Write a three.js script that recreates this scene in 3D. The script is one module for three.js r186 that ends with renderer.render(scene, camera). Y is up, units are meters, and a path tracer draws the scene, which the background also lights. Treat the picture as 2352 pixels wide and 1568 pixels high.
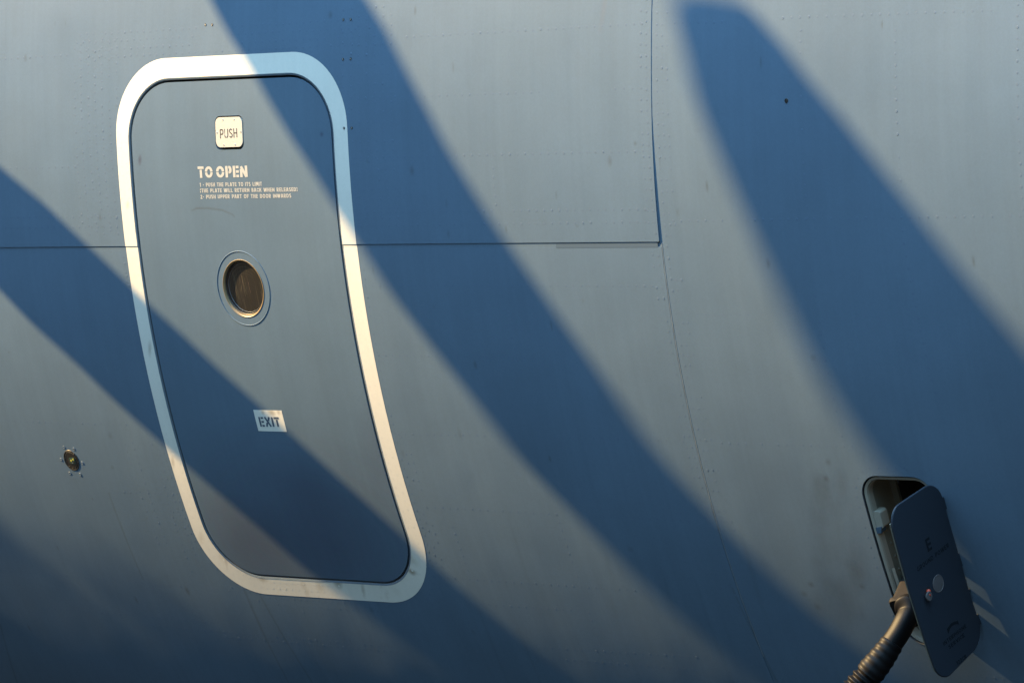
import * as THREE from 'three';
import { mergeGeometries } from 'three/addons/utils/BufferGeometryUtils.js';
import { ImprovedNoise } from 'three/addons/math/ImprovedNoise.js';

// ---------------------------------------------------------------- camera, sky, sun, exposure
const R = 2.82, YA = 3.6;                       // fuselage barrel: radius, height of its axis above the apron (axis along x)
const PW = 2352, PH = 1568;                     // photograph coordinates used to measure things
const F = 10911.7, CAM = [8.06188, -0.55578, 11.2038], DIR = [-0.693084, -0.0118387, -0.72076];
const scene = new THREE.Scene();
const camera = new THREE.PerspectiveCamera(2 * Math.atan(PH / 2 / F) * 180 / Math.PI, 1024 / 682, 0.1, 3000);
camera.position.set(CAM[0], CAM[1] + YA, CAM[2]);
camera.lookAt(CAM[0] + DIR[0], CAM[1] + YA + DIR[1], CAM[2] + DIR[2]);
scene.add(camera);
const renderer = new THREE.WebGLRenderer({ antialias: true });
renderer.setSize(1024, 682);
renderer.toneMapping = THREE.LinearToneMapping;
renderer.toneMappingExposure = 4.3;
renderer.shadowMap.enabled = true;

const SK = 1.9, SM = 1.45;                       // the sun stands in direction (-SK, SM, 1)
const sunDir = new THREE.Vector3(-SK, SM, 1).normalize();
const sun = new THREE.DirectionalLight(new THREE.Color().setRGB(1, 0.675, 0.3), 4.45);
sun.position.copy(sunDir).multiplyScalar(40).add(new THREE.Vector3(0, YA, 2));
sun.target.position.set(0, YA, 2);
sun.castShadow = true; sun.shadow.radius = 0.85; sun.shadow.mapSize.set(4096, 4096);
Object.assign(sun.shadow.camera, { left: -16, right: 16, top: 16, bottom: -16, near: 1, far: 120 });
scene.add(sun, sun.target);

{ // clear evening sky, deeper overhead
  const w = 512, h = 256, d = new Float32Array(w * h * 4);
  for (let j = 0; j < h; j++) for (let i = 0; i < w; i++) {
    const el = (j + 0.5) / h * Math.PI - Math.PI / 2, e = Math.max(0, Math.sin(el));
    const k = 0.016 + 1.25 * Math.pow(e, 2.0), z = Math.min(1, e / 0.85), o = (j * w + i) * 4;
    d[o] = (0.74 - 0.12 * z) * k; d[o + 1] = (1.16 + 0.06 * z) * k; d[o + 2] = (1.32 + 0.6 * z) * k; d[o + 3] = 1;
  }
  const t = new THREE.DataTexture(d, w, h, THREE.RGBAFormat, THREE.FloatType);
  t.mapping = THREE.EquirectangularReflectionMapping; t.magFilter = t.minFilter = THREE.LinearFilter; t.needsUpdate = true;
  scene.background = t; scene.environment = t;
}

// ---------------------------------------------------------------- helpers
let seed = 7;
const rnd = () => { seed = (seed + 0x6d2b79f5) | 0; let t = Math.imul(seed ^ (seed >>> 15), 1 | seed); t = (t + Math.imul(t ^ (t >>> 7), 61 | t)) ^ t; return ((t ^ (t >>> 14)) >>> 0) / 4294967296; };
const noise = new ImprovedNoise();
const V3 = (x, y, z) => new THREE.Vector3(x, y, z);
// skin coordinates: x along the fuselage, v metres down round the barrel, n metres out from the skin
const taper = (x) => 0.012 * Math.max(0, x - 0.55) ** 2, slope = (x) => 0.024 * Math.max(0, x - 0.55);   // the barrel narrows towards the nose
const M = (x, v, n = 0) => { const b = v / R, r = R + n - taper(x); return V3(x, YA - r * Math.sin(b), r * Math.cos(b)); };
const nrm = (v) => V3(0, -Math.sin(v / R), Math.cos(v / R));
const tan = (v) => V3(0, -Math.cos(v / R), -Math.sin(v / R));
const dv = V3(...DIR), rv = V3(0.720811, 0, -0.693133), uv_ = new THREE.Vector3().crossVectors(rv, dv);
function at(px, py, h = 0) {                    // where a line of sight measured in the photograph meets the barrel (or a shell h outside it)
  const d = dv.clone().addScaledVector(rv, (px - PW / 2) / F).addScaledVector(uv_, -(py - PH / 2) / F); let r = R + h, t = 0;
  const A = d.y * d.y + d.z * d.z, B = CAM[1] * d.y + CAM[2] * d.z;
  for (let i = 0; i < 8; i++) { t = (-B - Math.sqrt(Math.max(0, B * B - A * (CAM[1] ** 2 + CAM[2] ** 2 - r * r)))) / A; r = R + h - taper(CAM[0] + t * d.x); }
  const p = V3(CAM[0] + t * d.x, CAM[1] + t * d.y, CAM[2] + t * d.z);
  return { x: p.x, v: R * Math.atan2(-p.y, p.z), n: h };
}
const xv = (px, py) => { const q = at(px, py); return [q.x, q.v]; };
const UV = (x, v) => [(x + 3.4) / 6, 1 - (v + 0.8) / 3];
function toCreasedNormals(g, crease) {          // smooth normals except across edges sharper than crease
  const p = g.attributes.position.array, F3 = p.length / 9, fn = new Float64Array(F3 * 3), at = new Map(), cosc = Math.cos(crease), nn = new Float32Array(p.length);
  const key = (i) => `${Math.round(p[i] * 2e5)},${Math.round(p[i + 1] * 2e5)},${Math.round(p[i + 2] * 2e5)}`, keys = [];
  for (let f = 0; f < F3; f++) {
    const o = f * 9, ax = p[o + 3] - p[o], ay = p[o + 4] - p[o + 1], az = p[o + 5] - p[o + 2], bx = p[o + 6] - p[o], by = p[o + 7] - p[o + 1], bz = p[o + 8] - p[o + 2];
    fn[f * 3] = ay * bz - az * by; fn[f * 3 + 1] = az * bx - ax * bz; fn[f * 3 + 2] = ax * by - ay * bx;
    for (let k = 0; k < 3; k++) { const q = key(o + k * 3); keys.push(q); if (!at.has(q)) at.set(q, []); at.get(q).push(f); }
  }
  const len = (f) => Math.hypot(fn[f * 3], fn[f * 3 + 1], fn[f * 3 + 2]) || 1e-20;
  for (let f = 0; f < F3; f++) for (let k = 0; k < 3; k++) {
    let x = 0, y = 0, z = 0; const L = len(f);
    for (const h of at.get(keys[f * 3 + k])) { const d = (fn[f * 3] * fn[h * 3] + fn[f * 3 + 1] * fn[h * 3 + 1] + fn[f * 3 + 2] * fn[h * 3 + 2]) / (L * len(h)); if (d >= cosc) { x += fn[h * 3]; y += fn[h * 3 + 1]; z += fn[h * 3 + 2]; } }
    const l = Math.hypot(x, y, z) || 1, o = (f * 3 + k) * 3; nn[o] = x / l; nn[o + 1] = y / l; nn[o + 2] = z / l;
  }
  g.setAttribute('normal', new THREE.BufferAttribute(nn, 3)); return g;
}
function geo(pos, uvs, crease = 0.55) {
  const g = new THREE.BufferGeometry();
  g.setAttribute('position', new THREE.Float32BufferAttribute(pos, 3));
  g.setAttribute('uv', new THREE.Float32BufferAttribute(uvs, 2));
  return toCreasedNormals(g, crease);
}
class SB {
  static smooth(s, c) { const g = s.geo(c), p = g.attributes.position, n = g.attributes.normal; for (let i = 0; i < p.count; i++) { const y = p.getY(i) - YA, z = p.getZ(i), l = Math.hypot(y, z), sl = slope(p.getX(i)), a = V3(sl, y / l, z / l).normalize(), d = a.x * n.getX(i) + a.y * n.getY(i) + a.z * n.getZ(i); if (Math.abs(d) > 0.8) n.setXYZ(i, a.x * Math.sign(d), a.y * Math.sign(d), a.z * Math.sign(d)); } return g; }
  // triangles given in skin coordinates [x, v, n]
  constructor() { this.p = []; this.u = []; }
  tri(...q) { for (const a of q) { const m = M(...a); this.p.push(m.x, m.y, m.z); this.u.push(...UV(a[0], a[1])); } }
  quad(a, b, c, d) { this.tri(a, b, c); this.tri(a, c, d); }
  geo(c) { return geo(this.p, this.u, c); }
}
const cells = (a, b, step = 0.05) => Math.max(Math.abs(b[1] - a[1]) / step, Math.max(a[0], b[0]) > 0.55 ? Math.abs(b[0] - a[0]) / (step * 2.4) : 0);
const dens = (pts, step = 0.05, closed = true) => {
  const o = [], n = pts.length;
  for (let i = 0; i < (closed ? n : n - 1); i++) {
    const a = pts[i], b = pts[(i + 1) % n], k = Math.max(1, Math.ceil(cells(a, b, step)));
    for (let j = 0; j < k; j++) o.push([a[0] + (b[0] - a[0]) * j / k, a[1] + (b[1] - a[1]) * j / k]);
  }
  if (!closed) o.push(pts[n - 1]);
  return o;
};
function plate(outer, holes, nTop, nBase, bevel = 0) { // a curved sheet with a rim down to nBase along every edge
  const s = new SB(), V2 = (q) => new THREE.Vector2(q[0], q[1]);
  outer = dens(outer); holes = holes.map((h) => dens(h));
  const all = [outer, ...holes].flat();
  const split = (a, b, c) => {
    const e = [[a, b, c], [b, c, a], [c, a, b]].sort((p, q) => cells(q[0], q[1]) - cells(p[0], p[1]))[0];
    if (cells(e[0], e[1]) <= 1.002) {
      const cr = (b[0] - a[0]) * (c[1] - a[1]) - (b[1] - a[1]) * (c[0] - a[0]);
      const q = [a, b, c].map((t) => [t[0], t[1], nTop]); cr < 0 ? s.tri(...q) : s.tri(q[0], q[2], q[1]); return;
    }
    const m = [(e[0][0] + e[1][0]) / 2, (e[0][1] + e[1][1]) / 2]; split(e[0], m, e[2]); split(m, e[1], e[2]);
  };
  for (const f of THREE.ShapeUtils.triangulateShape(outer.map(V2), holes.map((h) => h.map(V2)))) split(...f.map((i) => all[i]));
  for (const [k, loop] of [outer, ...holes].entries()) {
    const ccw = THREE.ShapeUtils.area(loop.map(V2)) > 0, flip = (k === 0) !== ccw;
    for (let i = 0; i < loop.length; i++) {
      const a = loop[i], b = loop[(i + 1) % loop.length], q = [[...a, nTop], [...b, nTop], [...b, nBase], [...a, nBase]];
      flip ? s.quad(q[3], q[2], q[1], q[0]) : s.quad(...q);
    }
  }
  return SB.smooth(s, 0.5);
}
function rrect(x0, v0, x1, v1, r, seg = 14) {   // rounded rectangle, starting at the top-left straight end, clockwise as seen
  const o = [], rs = Array.isArray(r) ? r : [r, r, r, r];
  const arc = (cx, cy, a0, rr) => { for (let i = 0; i <= seg; i++) { const a = a0 + (Math.PI / 2) * i / seg; o.push([cx + rr * Math.cos(a), cy + rr * Math.sin(a)]); } };
  arc(x0 + rs[0], v0 + rs[0], Math.PI, rs[0]); arc(x1 - rs[1], v0 + rs[1], 1.5 * Math.PI, rs[1]);
  arc(x1 - rs[2], v1 - rs[2], 0, rs[2]); arc(x0 + rs[3], v1 - rs[3], 0.5 * Math.PI, rs[3]);
  return o;
}
function ring(x, v, prof, seg = 40, close = false) { // a turned profile [[r, n], ...] standing on the skin
  const s = new SB(), P = (a, q) => [x + q[0] * Math.cos(a), v + q[0] * Math.sin(a), q[1]];
  for (let i = 0; i < seg; i++) {
    const a = i / seg * 2 * Math.PI, b = (i + 1) / seg * 2 * Math.PI;
    for (let j = 0; j + 1 < prof.length; j++) s.quad(P(a, prof[j]), P(a, prof[j + 1]), P(b, prof[j + 1]), P(b, prof[j]));
  }
  return s.geo(0.6);
}
function band(la, lb, nA, nB = nA) {            // strip between two loops with the same number of points; n may depend on v
  const s = new SB(), f = (n, q) => (typeof n === 'function' ? n(q[1]) : n);
  for (let i = 0; i < la.length; i++) {
    const j = (i + 1) % la.length, P = (q, n) => [q[0], q[1], f(n, q)];
    s.quad(P(la[i], nA), P(lb[i], nB), P(lb[j], nB), P(la[j], nA));
  }
  return s.geo(0.5);
}
function sweep(pts, rad, seg = 28, aspect = 1, sq = 2, up = V3(0, 1, 0)) { // tapered tube along points, section a (super)ellipse
  const p = [], u = [], rows = [], pw = 2 / sq;
  for (let i = 0; i < pts.length; i++) {
    const t = pts[Math.min(i + 1, pts.length - 1)].clone().sub(pts[Math.max(i - 1, 0)]).normalize();
    const s = new THREE.Vector3().crossVectors(up, t).normalize(), w = new THREE.Vector3().crossVectors(t, s), row = [], [ra, rb] = Array.isArray(rad[i]) ? rad[i] : [rad[i], rad[i] * aspect];
    for (let k = 0; k < seg; k++) {
      const a = k / seg * 2 * Math.PI, c = Math.cos(a), n = Math.sin(a);
      row.push(pts[i].clone().addScaledVector(s, ra * Math.sign(c) * Math.abs(c) ** pw).addScaledVector(w, rb * Math.sign(n) * Math.abs(n) ** pw));
    }
    rows.push(row);
  }
  const T = (a, b, c) => { for (const q of [a, b, c]) { p.push(q.x, q.y, q.z); u.push(q.x * 3 + q.z, q.y * 3); } };
  for (let i = 0; i + 1 < rows.length; i++) for (let k = 0; k < seg; k++) { const l = (k + 1) % seg; T(rows[i][k], rows[i][l], rows[i + 1][l]); T(rows[i][k], rows[i + 1][l], rows[i + 1][k]); }
  for (const [i, f] of [[0, 1], [rows.length - 1, 0]]) for (let k = 0; k < seg; k++) { const l = (k + 1) % seg; f ? T(pts[i], rows[i][l], rows[i][k]) : T(pts[i], rows[i][k], rows[i][l]); }
  return geo(p, u, 0.7);
}
const numbers = {};
function mesh(name, geometry, material, parent, label) {
  const o = new THREE.Mesh(geometry, material); const k = (numbers[name] = (numbers[name] || 0) + 1);
  o.name = k > 1 ? `${name}_${String(k - 1).padStart(3, '0')}` : name;
  o.castShadow = o.receiveShadow = true; if (label) o.userData.label = label;
  parent.add(o); return o;
}
function group(name, parent, label) {
  const o = new THREE.Group(); const k = (numbers[name] = (numbers[name] || 0) + 1);
  o.name = k > 1 ? `${name}_${String(k - 1).padStart(3, '0')}` : name; if (label) o.userData.label = label; parent.add(o); return o;
}

// ---------------------------------------------------------------- materials
function canvasTex(w, h, draw, srgb = true) {
  const c = document.createElement('canvas'); c.width = w; c.height = h; draw(c.getContext('2d'), w, h);
  const t = new THREE.CanvasTexture(c); if (srgb) t.colorSpace = THREE.SRGBColorSpace; t.wrapS = t.wrapT = THREE.RepeatWrapping; t.anisotropy = 8; return t;
}
function dataTex(w, h, f, srgb) {
  const d = new Uint8Array(w * h * 4);
  for (let j = 0; j < h; j++) for (let i = 0; i < w; i++) { const c = f(i, j), o = (j * w + i) * 4; for (let k = 0; k < 3; k++) d[o + k] = Math.max(0, Math.min(255, Array.isArray(c) ? c[k] : c)); d[o + 3] = 255; }
  const t = new THREE.DataTexture(d, w, h); t.magFilter = t.minFilter = THREE.LinearFilter; t.wrapS = t.wrapT = THREE.RepeatWrapping; if (srgb) t.colorSpace = THREE.SRGBColorSpace; t.needsUpdate = true; return t;
}
const fbm = (x, y, z) => noise.noise(x, y, z) + 0.5 * noise.noise(2.1 * x, 2.1 * y, z + 5) + 0.25 * noise.noise(4.3 * x, 4.3 * y, z + 9);
const px2uv = (px, py, w, h) => { const [x, v] = xv(px, py), [a, b] = UV(x, v); return [a * w, (1 - b) * h]; };
const paintTint = (base, amount, dirt) => canvasTex(2048, 1024, (g, w, h) => {
  const im = g.createImageData(w, h);
  for (let j = 0; j < h; j++) for (let i = 0; i < w; i++) {
    const x = i / w * 6, v = j / h * 3;
    const streak = noise.noise(x * 14, v * 0.9, 2) * 0.6 + noise.noise(x * 55, v * 1.6, 7) * 0.5 + noise.noise(x * 140, v * 2.5, 3) * 0.3;
    const blot = fbm(x * 1.6, v * 1.6, 1) * 0.8 + fbm(x * 9, v * 9, 4) * 0.35;
    const k = 1 + amount * (streak * 0.028 + blot * 0.045 + (rnd() - 0.5) * 0.03), warm = amount * fbm(x * 0.9 + 9, v * 0.9, 11) * 0.012, o = (j * w + i) * 4;
    im.data[o] = base[0] * k * (1 + warm); im.data[o + 1] = base[1] * k; im.data[o + 2] = base[2] * k * (1 - warm); im.data[o + 3] = 255;
  }
  g.putImageData(im, 0, 0);
  dirt?.(g, w, h);
});
const soft = (g, x, y, rx, ry, rot, a, col = '40,36,30') => {
  g.save(); g.translate(x, y); g.rotate(rot); g.scale(rx, ry);
  const q = g.createRadialGradient(0, 0, 0, 0, 0, 1); q.addColorStop(0, `rgba(${col},${a})`); q.addColorStop(1, `rgba(${col},0)`);
  g.fillStyle = q; g.fillRect(-1, -1, 2, 2); g.restore();
};
const HULL = [84, 103, 121];
const hullMap = paintTint(HULL, 1, (g, w, h) => {
  for (let i = 0; i < 55; i++) {                                      // grime trails ahead of and below the service hatch
    const [x, y] = px2uv(1870 + rnd() * 120, 1090 + rnd() * 330, w, h);
    soft(g, x, y, 4 + rnd() * 14, 6 + rnd() * 30, 0.3, 0.02 + rnd() * 0.05, '42,42,40');
  }
  for (const [px, py, a] of [[1905, 1060, .3], [1900, 1098, .35], [1865, 1340, .4], [1983, 1345, .3], [1850, 1362, .3], [1450, 1260, .2], [1880, 1392, .3], [1870, 820, .2]]) { const [x, y] = px2uv(px, py, w, h); soft(g, x, y, 4, 3.5, 0, a * 0.7); }
  for (let i = 0; i < 22; i++) {                                      // faint runs below the door and low on the flank
    const [x, y] = px2uv(520 + rnd() * 1300, 1250 + rnd() * 300, w, h); soft(g, x, y, 1.5 + rnd() * 3, 20 + rnd() * 60, 0.05, 0.02 + rnd() * 0.05);
  }
  for (let i = 0; i < 60; i++) { const [x, y] = px2uv(rnd() * 2352, rnd() * 1500, w, h); soft(g, x, y, 1 + rnd() * 2.5, 1 + rnd() * 6, 0, 0.1 + rnd() * 0.2); }
  const [x, y] = px2uv(1390, 20, w, h); soft(g, x, y, 4, 26, 0.2, 0.1, '120,85,75');
  for (const [a, b] of [[[250, 1130], [330, 1330]], [[560, 1350], [665, 1568]], [[590, 1350], [720, 1568]], [[0, 1430], [40, 1568]], [[1680, 1340], [1790, 1568]]]) {
    const p = px2uv(...a, w, h), q = px2uv(...b, w, h); g.strokeStyle = 'rgba(45,44,42,.15)'; g.lineWidth = 2; g.beginPath(); g.moveTo(...p); g.lineTo(...q); g.stroke();
  }
});
const doorMap = paintTint([83, 102, 119], 1, (g, w, h) => {
  g.strokeStyle = 'rgba(60,62,64,.35)'; g.lineWidth = 1.2; g.beginPath();
  for (const [i, q] of [[440, 484], [452, 478], [480, 478], [510, 482], [535, 492], [540, 498]].entries()) g[i ? 'lineTo' : 'moveTo'](...px2uv(...q, w, h)); g.stroke();
  for (const [px, py, rx, ry, a] of [[322, 367, 3, 6, .5], [740, 308, 3, 3, .5], [870, 1030, 30, 60, .12], [700, 1120, 60, 40, .15], [560, 1220, 60, 90, .12], [760, 1240, 80, 70, .14], [730, 1210, 190, 110, .2], [620, 1260, 120, 60, .15], [360, 900, 6, 18, .2]]) soft(g, ...px2uv(px, py, w, h), rx, ry, 0.2, a, '50,45,60');
});
const whiteMap = paintTint([209, 205, 194], 0.6, (g, w, h) => {
  for (let i = 0; i < 40; i++) soft(g, ...px2uv(440 + rnd() * 520, 1180 + rnd() * 200, w, h), 2 + rnd() * 8, 2 + rnd() * 8, 0.5, 0.05 + rnd() * 0.16, '120,100,70');
  for (const [px, py, rx, ry, a] of [[515, 1252, 3, 30, .4], [600, 1320, 10, 8, .5], [776, 1335, 7, 9, .55], [948, 1313, 5, 4, .6], [942, 1308, 14, 3, .35], [835, 1352, 3, 12, .35], [550, 1300, 4, 4, .5], [398, 1060, 3, 8, .3], [345, 800, 3, 10, .35], [295, 470, 3, 6, .2], [625, 946, 6, 4, .45], [641, 946, 3, 3, .35], [605, 946, 3, 3, .35]]) soft(g, ...px2uv(px, py, w, h), rx, ry, 0.3, a, '105,90,70');
});
const bump = dataTex(1024, 512, (i, j) => { const x = i / 1024 * 6, v = j / 512 * 3; return 128 + 60 * (fbm(x * 2.2, v * 2.2, 21) * 0.7 + noise.noise(x * 7, v * 2, 31) * 0.5) + (rnd() - 0.5) * 2; });
const rough = dataTex(1024, 512, (i, j) => { const x = i / 1024 * 6, v = j / 512 * 3; return 255 * (0.52 + 0.05 * fbm(x * 3, v * 3, 41) + 0.04 * noise.noise(x * 40, v * 3, 44)); });
const std = (o) => new THREE.MeshPhysicalMaterial({ roughness: 0.6, metalness: 0, side: THREE.DoubleSide, ...o });
const rgb = (r, g, b) => new THREE.Color().setRGB(r, g, b);
const MAT = {
  hull: std({ map: hullMap, bumpMap: bump, bumpScale: 0.005, roughness: 1, roughnessMap: rough, specularIntensity: 0.3 }),
  door: std({ map: doorMap, bumpMap: bump, bumpScale: 0.0045, roughness: 1, roughnessMap: rough, specularIntensity: 0.3 }),
  white: std({ map: whiteMap, roughness: 0.55, specularIntensity: 0.6 }),
  plate: std({ color: rgb(0.44, 0.43, 0.39), roughness: 0.5 }),
  letter: std({ color: rgb(0.38, 0.38, 0.36), roughness: 0.7 }),
  ink: std({ color: rgb(0.025, 0.028, 0.035), roughness: 0.7 }),
  print: std({ color: rgb(0.009, 0.011, 0.014), roughness: 0.8, specularIntensity: 0.2 }),
  sealant: std({ color: rgb(0.07, 0.105, 0.148), roughness: 0.8, specularIntensity: 0.15 }),
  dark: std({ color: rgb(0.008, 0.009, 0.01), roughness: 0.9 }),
  rubber: std({ color: rgb(0.02, 0.022, 0.026), roughness: 0.4 }),
  screw: std({ color: rgb(0.015, 0.015, 0.016), roughness: 0.6 }),
  steel: std({ color: rgb(0.45, 0.45, 0.43), roughness: 0.4, metalness: 0.7 }),
  gold: std({ color: rgb(0.2, 0.135, 0.066), roughness: 0.42 }),
  lip2: std({ color: rgb(0.13, 0.165, 0.2), roughness: 0.5 }),
  lip: std({ color: rgb(0.12, 0.145, 0.17), roughness: 0.4 }),
  frame: std({ color: rgb(0.3, 0.275, 0.225), roughness: 0.5 }),
  primer: std({ color: rgb(0.14, 0.135, 0.105), roughness: 0.6 }),
  cable: std({ color: rgb(0.006, 0.0056, 0.006), roughness: 0.5, specularIntensity: 0.24 }),
  plug: std({ color: rgb(0.017, 0.015, 0.014), roughness: 0.6, specularIntensity: 0.14 }),
  red: std({ color: rgb(0.5, 0.05, 0.015), roughness: 0.5 }),
  led: std({ color: rgb(0.7, 0.6, 0.08), roughness: 0.3 }),
  board: std({ color: rgb(0.03, 0.07, 0.06), roughness: 0.4 }),
  bronze: std({ color: rgb(0.03, 0.027, 0.025), roughness: 0.45, metalness: 0.4 }),
  lens: std({ color: rgb(0.95, 0.95, 0.95), transmission: 1, thickness: 0, roughness: 0.03 }),
  flap: std({ color: rgb(0.019, 0.024, 0.033), roughness: 0.5, specularIntensity: 0.5 }),
  blade: std({ color: rgb(0.05, 0.05, 0.055), roughness: 0.5 }),
};

// ---------------------------------------------------------------- ground
{
  const t = dataTex(512, 512, (i, j) => { const k = 1 + 0.25 * fbm(i / 40, j / 40, 3) + (rnd() - 0.5) * 0.25; return [34 * k, 33 * k, 31 * k]; }, true); t.repeat.set(120, 120);
  const g = mesh('apron', new THREE.PlaneGeometry(1200, 1200), std({ map: t, roughness: 0.95, specularIntensity: 0.2 }), scene); g.rotation.x = -Math.PI / 2; g.userData.kind = 'structure';
}

// ---------------------------------------------------------------- the aircraft
const plane = group('aircraft', scene);
plane.userData.label = 'blue grey aircraft flank with a white-bordered emergency door and an open service hatch'; plane.userData.category = 'aircraft';

// measured layout, in skin coordinates
const DX0 = -1.4115, DX1 = -0.6325, DV0 = 0.0148, DV1 = 1.3935, DR = 0.16, GAP = 0.0058;      // door opening
const opening = (o, seg = 16) => rrect(DX0 - o, DV0 - o, DX1 + o, DV1 + o, DR + o, seg);
const SV = 0.4532, STRIP = 0.0125, SX = 0.4665;                                             // lower edge of the upper skin, right end of it
const NU = 0.004, NL = 0.0026, NR = 0.0032;                                                 // how proud each skin panel stands
const BX0 = 0.9478, BX1 = 1.162, BV0 = 1.0225, BV1 = 1.471, BR = 0.055;                    // service hatch opening
const ZX0 = -3.3, ZX1 = 2.4, ZV0 = -0.7, ZV1 = 2.1;

{ // door opening cut through the upper and lower panels
  const op = dens(opening(0)), xs = [DX0, DX1];
  const up = op.filter((q) => q[1] < SV), lo = op.filter((q) => q[1] > SV + STRIP);
  const a = up.sort((p, q) => 0);              // loop order: left side going up first, over the top, down the right, along the bottom
  const i0 = op.findIndex((q, i) => q[1] < SV && op[(i + op.length - 1) % op.length][1] >= SV);
  const loopUp = []; for (let i = 0; i < op.length; i++) { const q = op[(i0 + i) % op.length]; if (q[1] < SV) loopUp.push(q); else break; }
  const j0 = op.findIndex((q, i) => q[1] > SV + STRIP && op[(i + op.length - 1) % op.length][1] <= SV + STRIP);
  const loopLo = []; for (let i = 0; i < op.length; i++) { const q = op[(j0 + i) % op.length]; if (q[1] > SV + STRIP) loopLo.push(q); else break; }
  const seamTop = SX - 0.0035, seamBot = SX - 0.0105;
  mesh('upper_skin_panel', plate([[ZX0, ZV0], [ZX0, SV], [DX0, SV], ...loopUp, [DX1, SV], [seamBot, SV], [SX - 0.0065, 0.2], [seamTop, 0.02], [seamTop, ZV0]], [], NU, -0.004), MAT.hull, plane);
  mesh('lower_skin_panel', plate([[ZX0, ZV1], [SX - 0.0055, ZV1], [SX - 0.0055, SV + STRIP], [DX1, SV + STRIP], ...loopLo, [DX0, SV + STRIP], [ZX0, SV + STRIP]], [], NL, -0.004), MAT.hull, plane);
  mesh('rear_skin_panel', plate([[SX, ZV0], [SX, ZV1], [ZX1, ZV1], [ZX1, ZV0]].reverse(), [rrect(BX0, BV0, BX1, BV1, BR, 10)], NR, -0.004), MAT.hull, plane);
  // the sealed joint under the panel edges
  const q = new SB(), st = (x0, x1, v0, v1, n = () => 0.0023) => { const k = Math.ceil((v1 - v0) / 0.05); for (let i = 0; i < k; i++) { const a = v0 + (v1 - v0) * i / k, b = v0 + (v1 - v0) * (i + 1) / k; q.quad([x0, a, n(a)], [x0, b, n(b)], [x1, b, n(b)], [x1, a, n(a)]); } };
  st(ZX0, DX0, SV - 0.02, SV + STRIP + 0.01); st(DX1, SX - 0.02, SV - 0.02, SV + STRIP + 0.01); st(SX - 0.02, SX + 0.01, ZV0, ZV1, (v) => v < SV + 0.02 ? 0.003 * Math.min(1, Math.max(0, (0.44 - v) / 0.3)) : 0.0016);
  mesh('joint_sealant', SB.smooth(q, 0.5), MAT.hull, plane);
  const fb = new SB(); for (let i = 0; i < 8; i++) { const x0 = 0.115 + i * 0.0418, x1 = x0 + 0.0418; fb.quad([x0, SV + 0.001, 0.0021], [x0, SV + STRIP + 0.0012 + 0.0004 * noise.noise(i, 2, 2), 0.0029], [x1, SV + STRIP + 0.0012 + 0.0004 * noise.noise(i + 1, 2, 2), 0.0029], [x1, SV + 0.001, 0.0021]); }
  mesh('sealant_fillet', SB.smooth(fb, 0.5), MAT.sealant, plane);
  const pt2 = []; for (let i = 0; i <= 90; i++) { const v = SV + 0.004 + i * 0.012; pt2.push(M(SX - 0.0026 + 0.0004 * noise.noise(i * 0.5, 6, 1), v, 0.0008)); }
  mesh('sealant_bead', sweep(pt2, pt2.map((_, i) => 0.0023 + 0.0009 * noise.noise(i * 0.4, 1, 12)), 8, 1, 2, V3(1, 0, 0)), MAT.lip2, plane);
}
{ // rest of the barrel, beyond the detailed flank
  const s = new SB(), sh = (x0, x1, v0, v1) => { const k = Math.ceil((v1 - v0) / 0.08); for (let i = 0; i < k; i++) { const a = v0 + (v1 - v0) * i / k, b = v0 + (v1 - v0) * (i + 1) / k; s.quad([x0, a, 0.003], [x0, b, 0.003], [x1, b, 0.003], [x1, a, 0.003]); } };
  const C = 2 * Math.PI * R; sh(-11, ZX0, -C / 2, C / 2); for (let i = 0; i < 14; i++) sh(ZX1 + (5.5 - ZX1) * i / 14, ZX1 + (5.5 - ZX1) * (i + 1) / 14, -C / 2, C / 2); sh(ZX0, 0.55, ZV1, C + ZV0); for (let i = 0; i < 10; i++) sh(0.55 + (ZX1 - 0.55) * i / 10, 0.55 + (ZX1 - 0.55) * (i + 1) / 10, ZV1, C + ZV0);
  mesh('fuselage_barrel', s.geo(), MAT.hull, plane);
  const nose = new THREE.LatheGeometry([...Array(25)].map((_, i) => new THREE.Vector2((R + 0.003 - taper(5.5)) * Math.sqrt(Math.max(0, 1 - (i / 24) ** 1.6)), 2.2 * i / 24)), 64); nose.rotateZ(-Math.PI / 2); nose.translate(5.5, YA, 0);
  mesh('nose_cone', nose, MAT.hull, plane);
  const tail = new THREE.CylinderGeometry(0.5, R + 0.003, 11, 64, 8); tail.rotateZ(Math.PI / 2); tail.translate(-16.5, YA, 0);
  mesh('tail_cone', tail, MAT.hull, plane);
}

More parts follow.
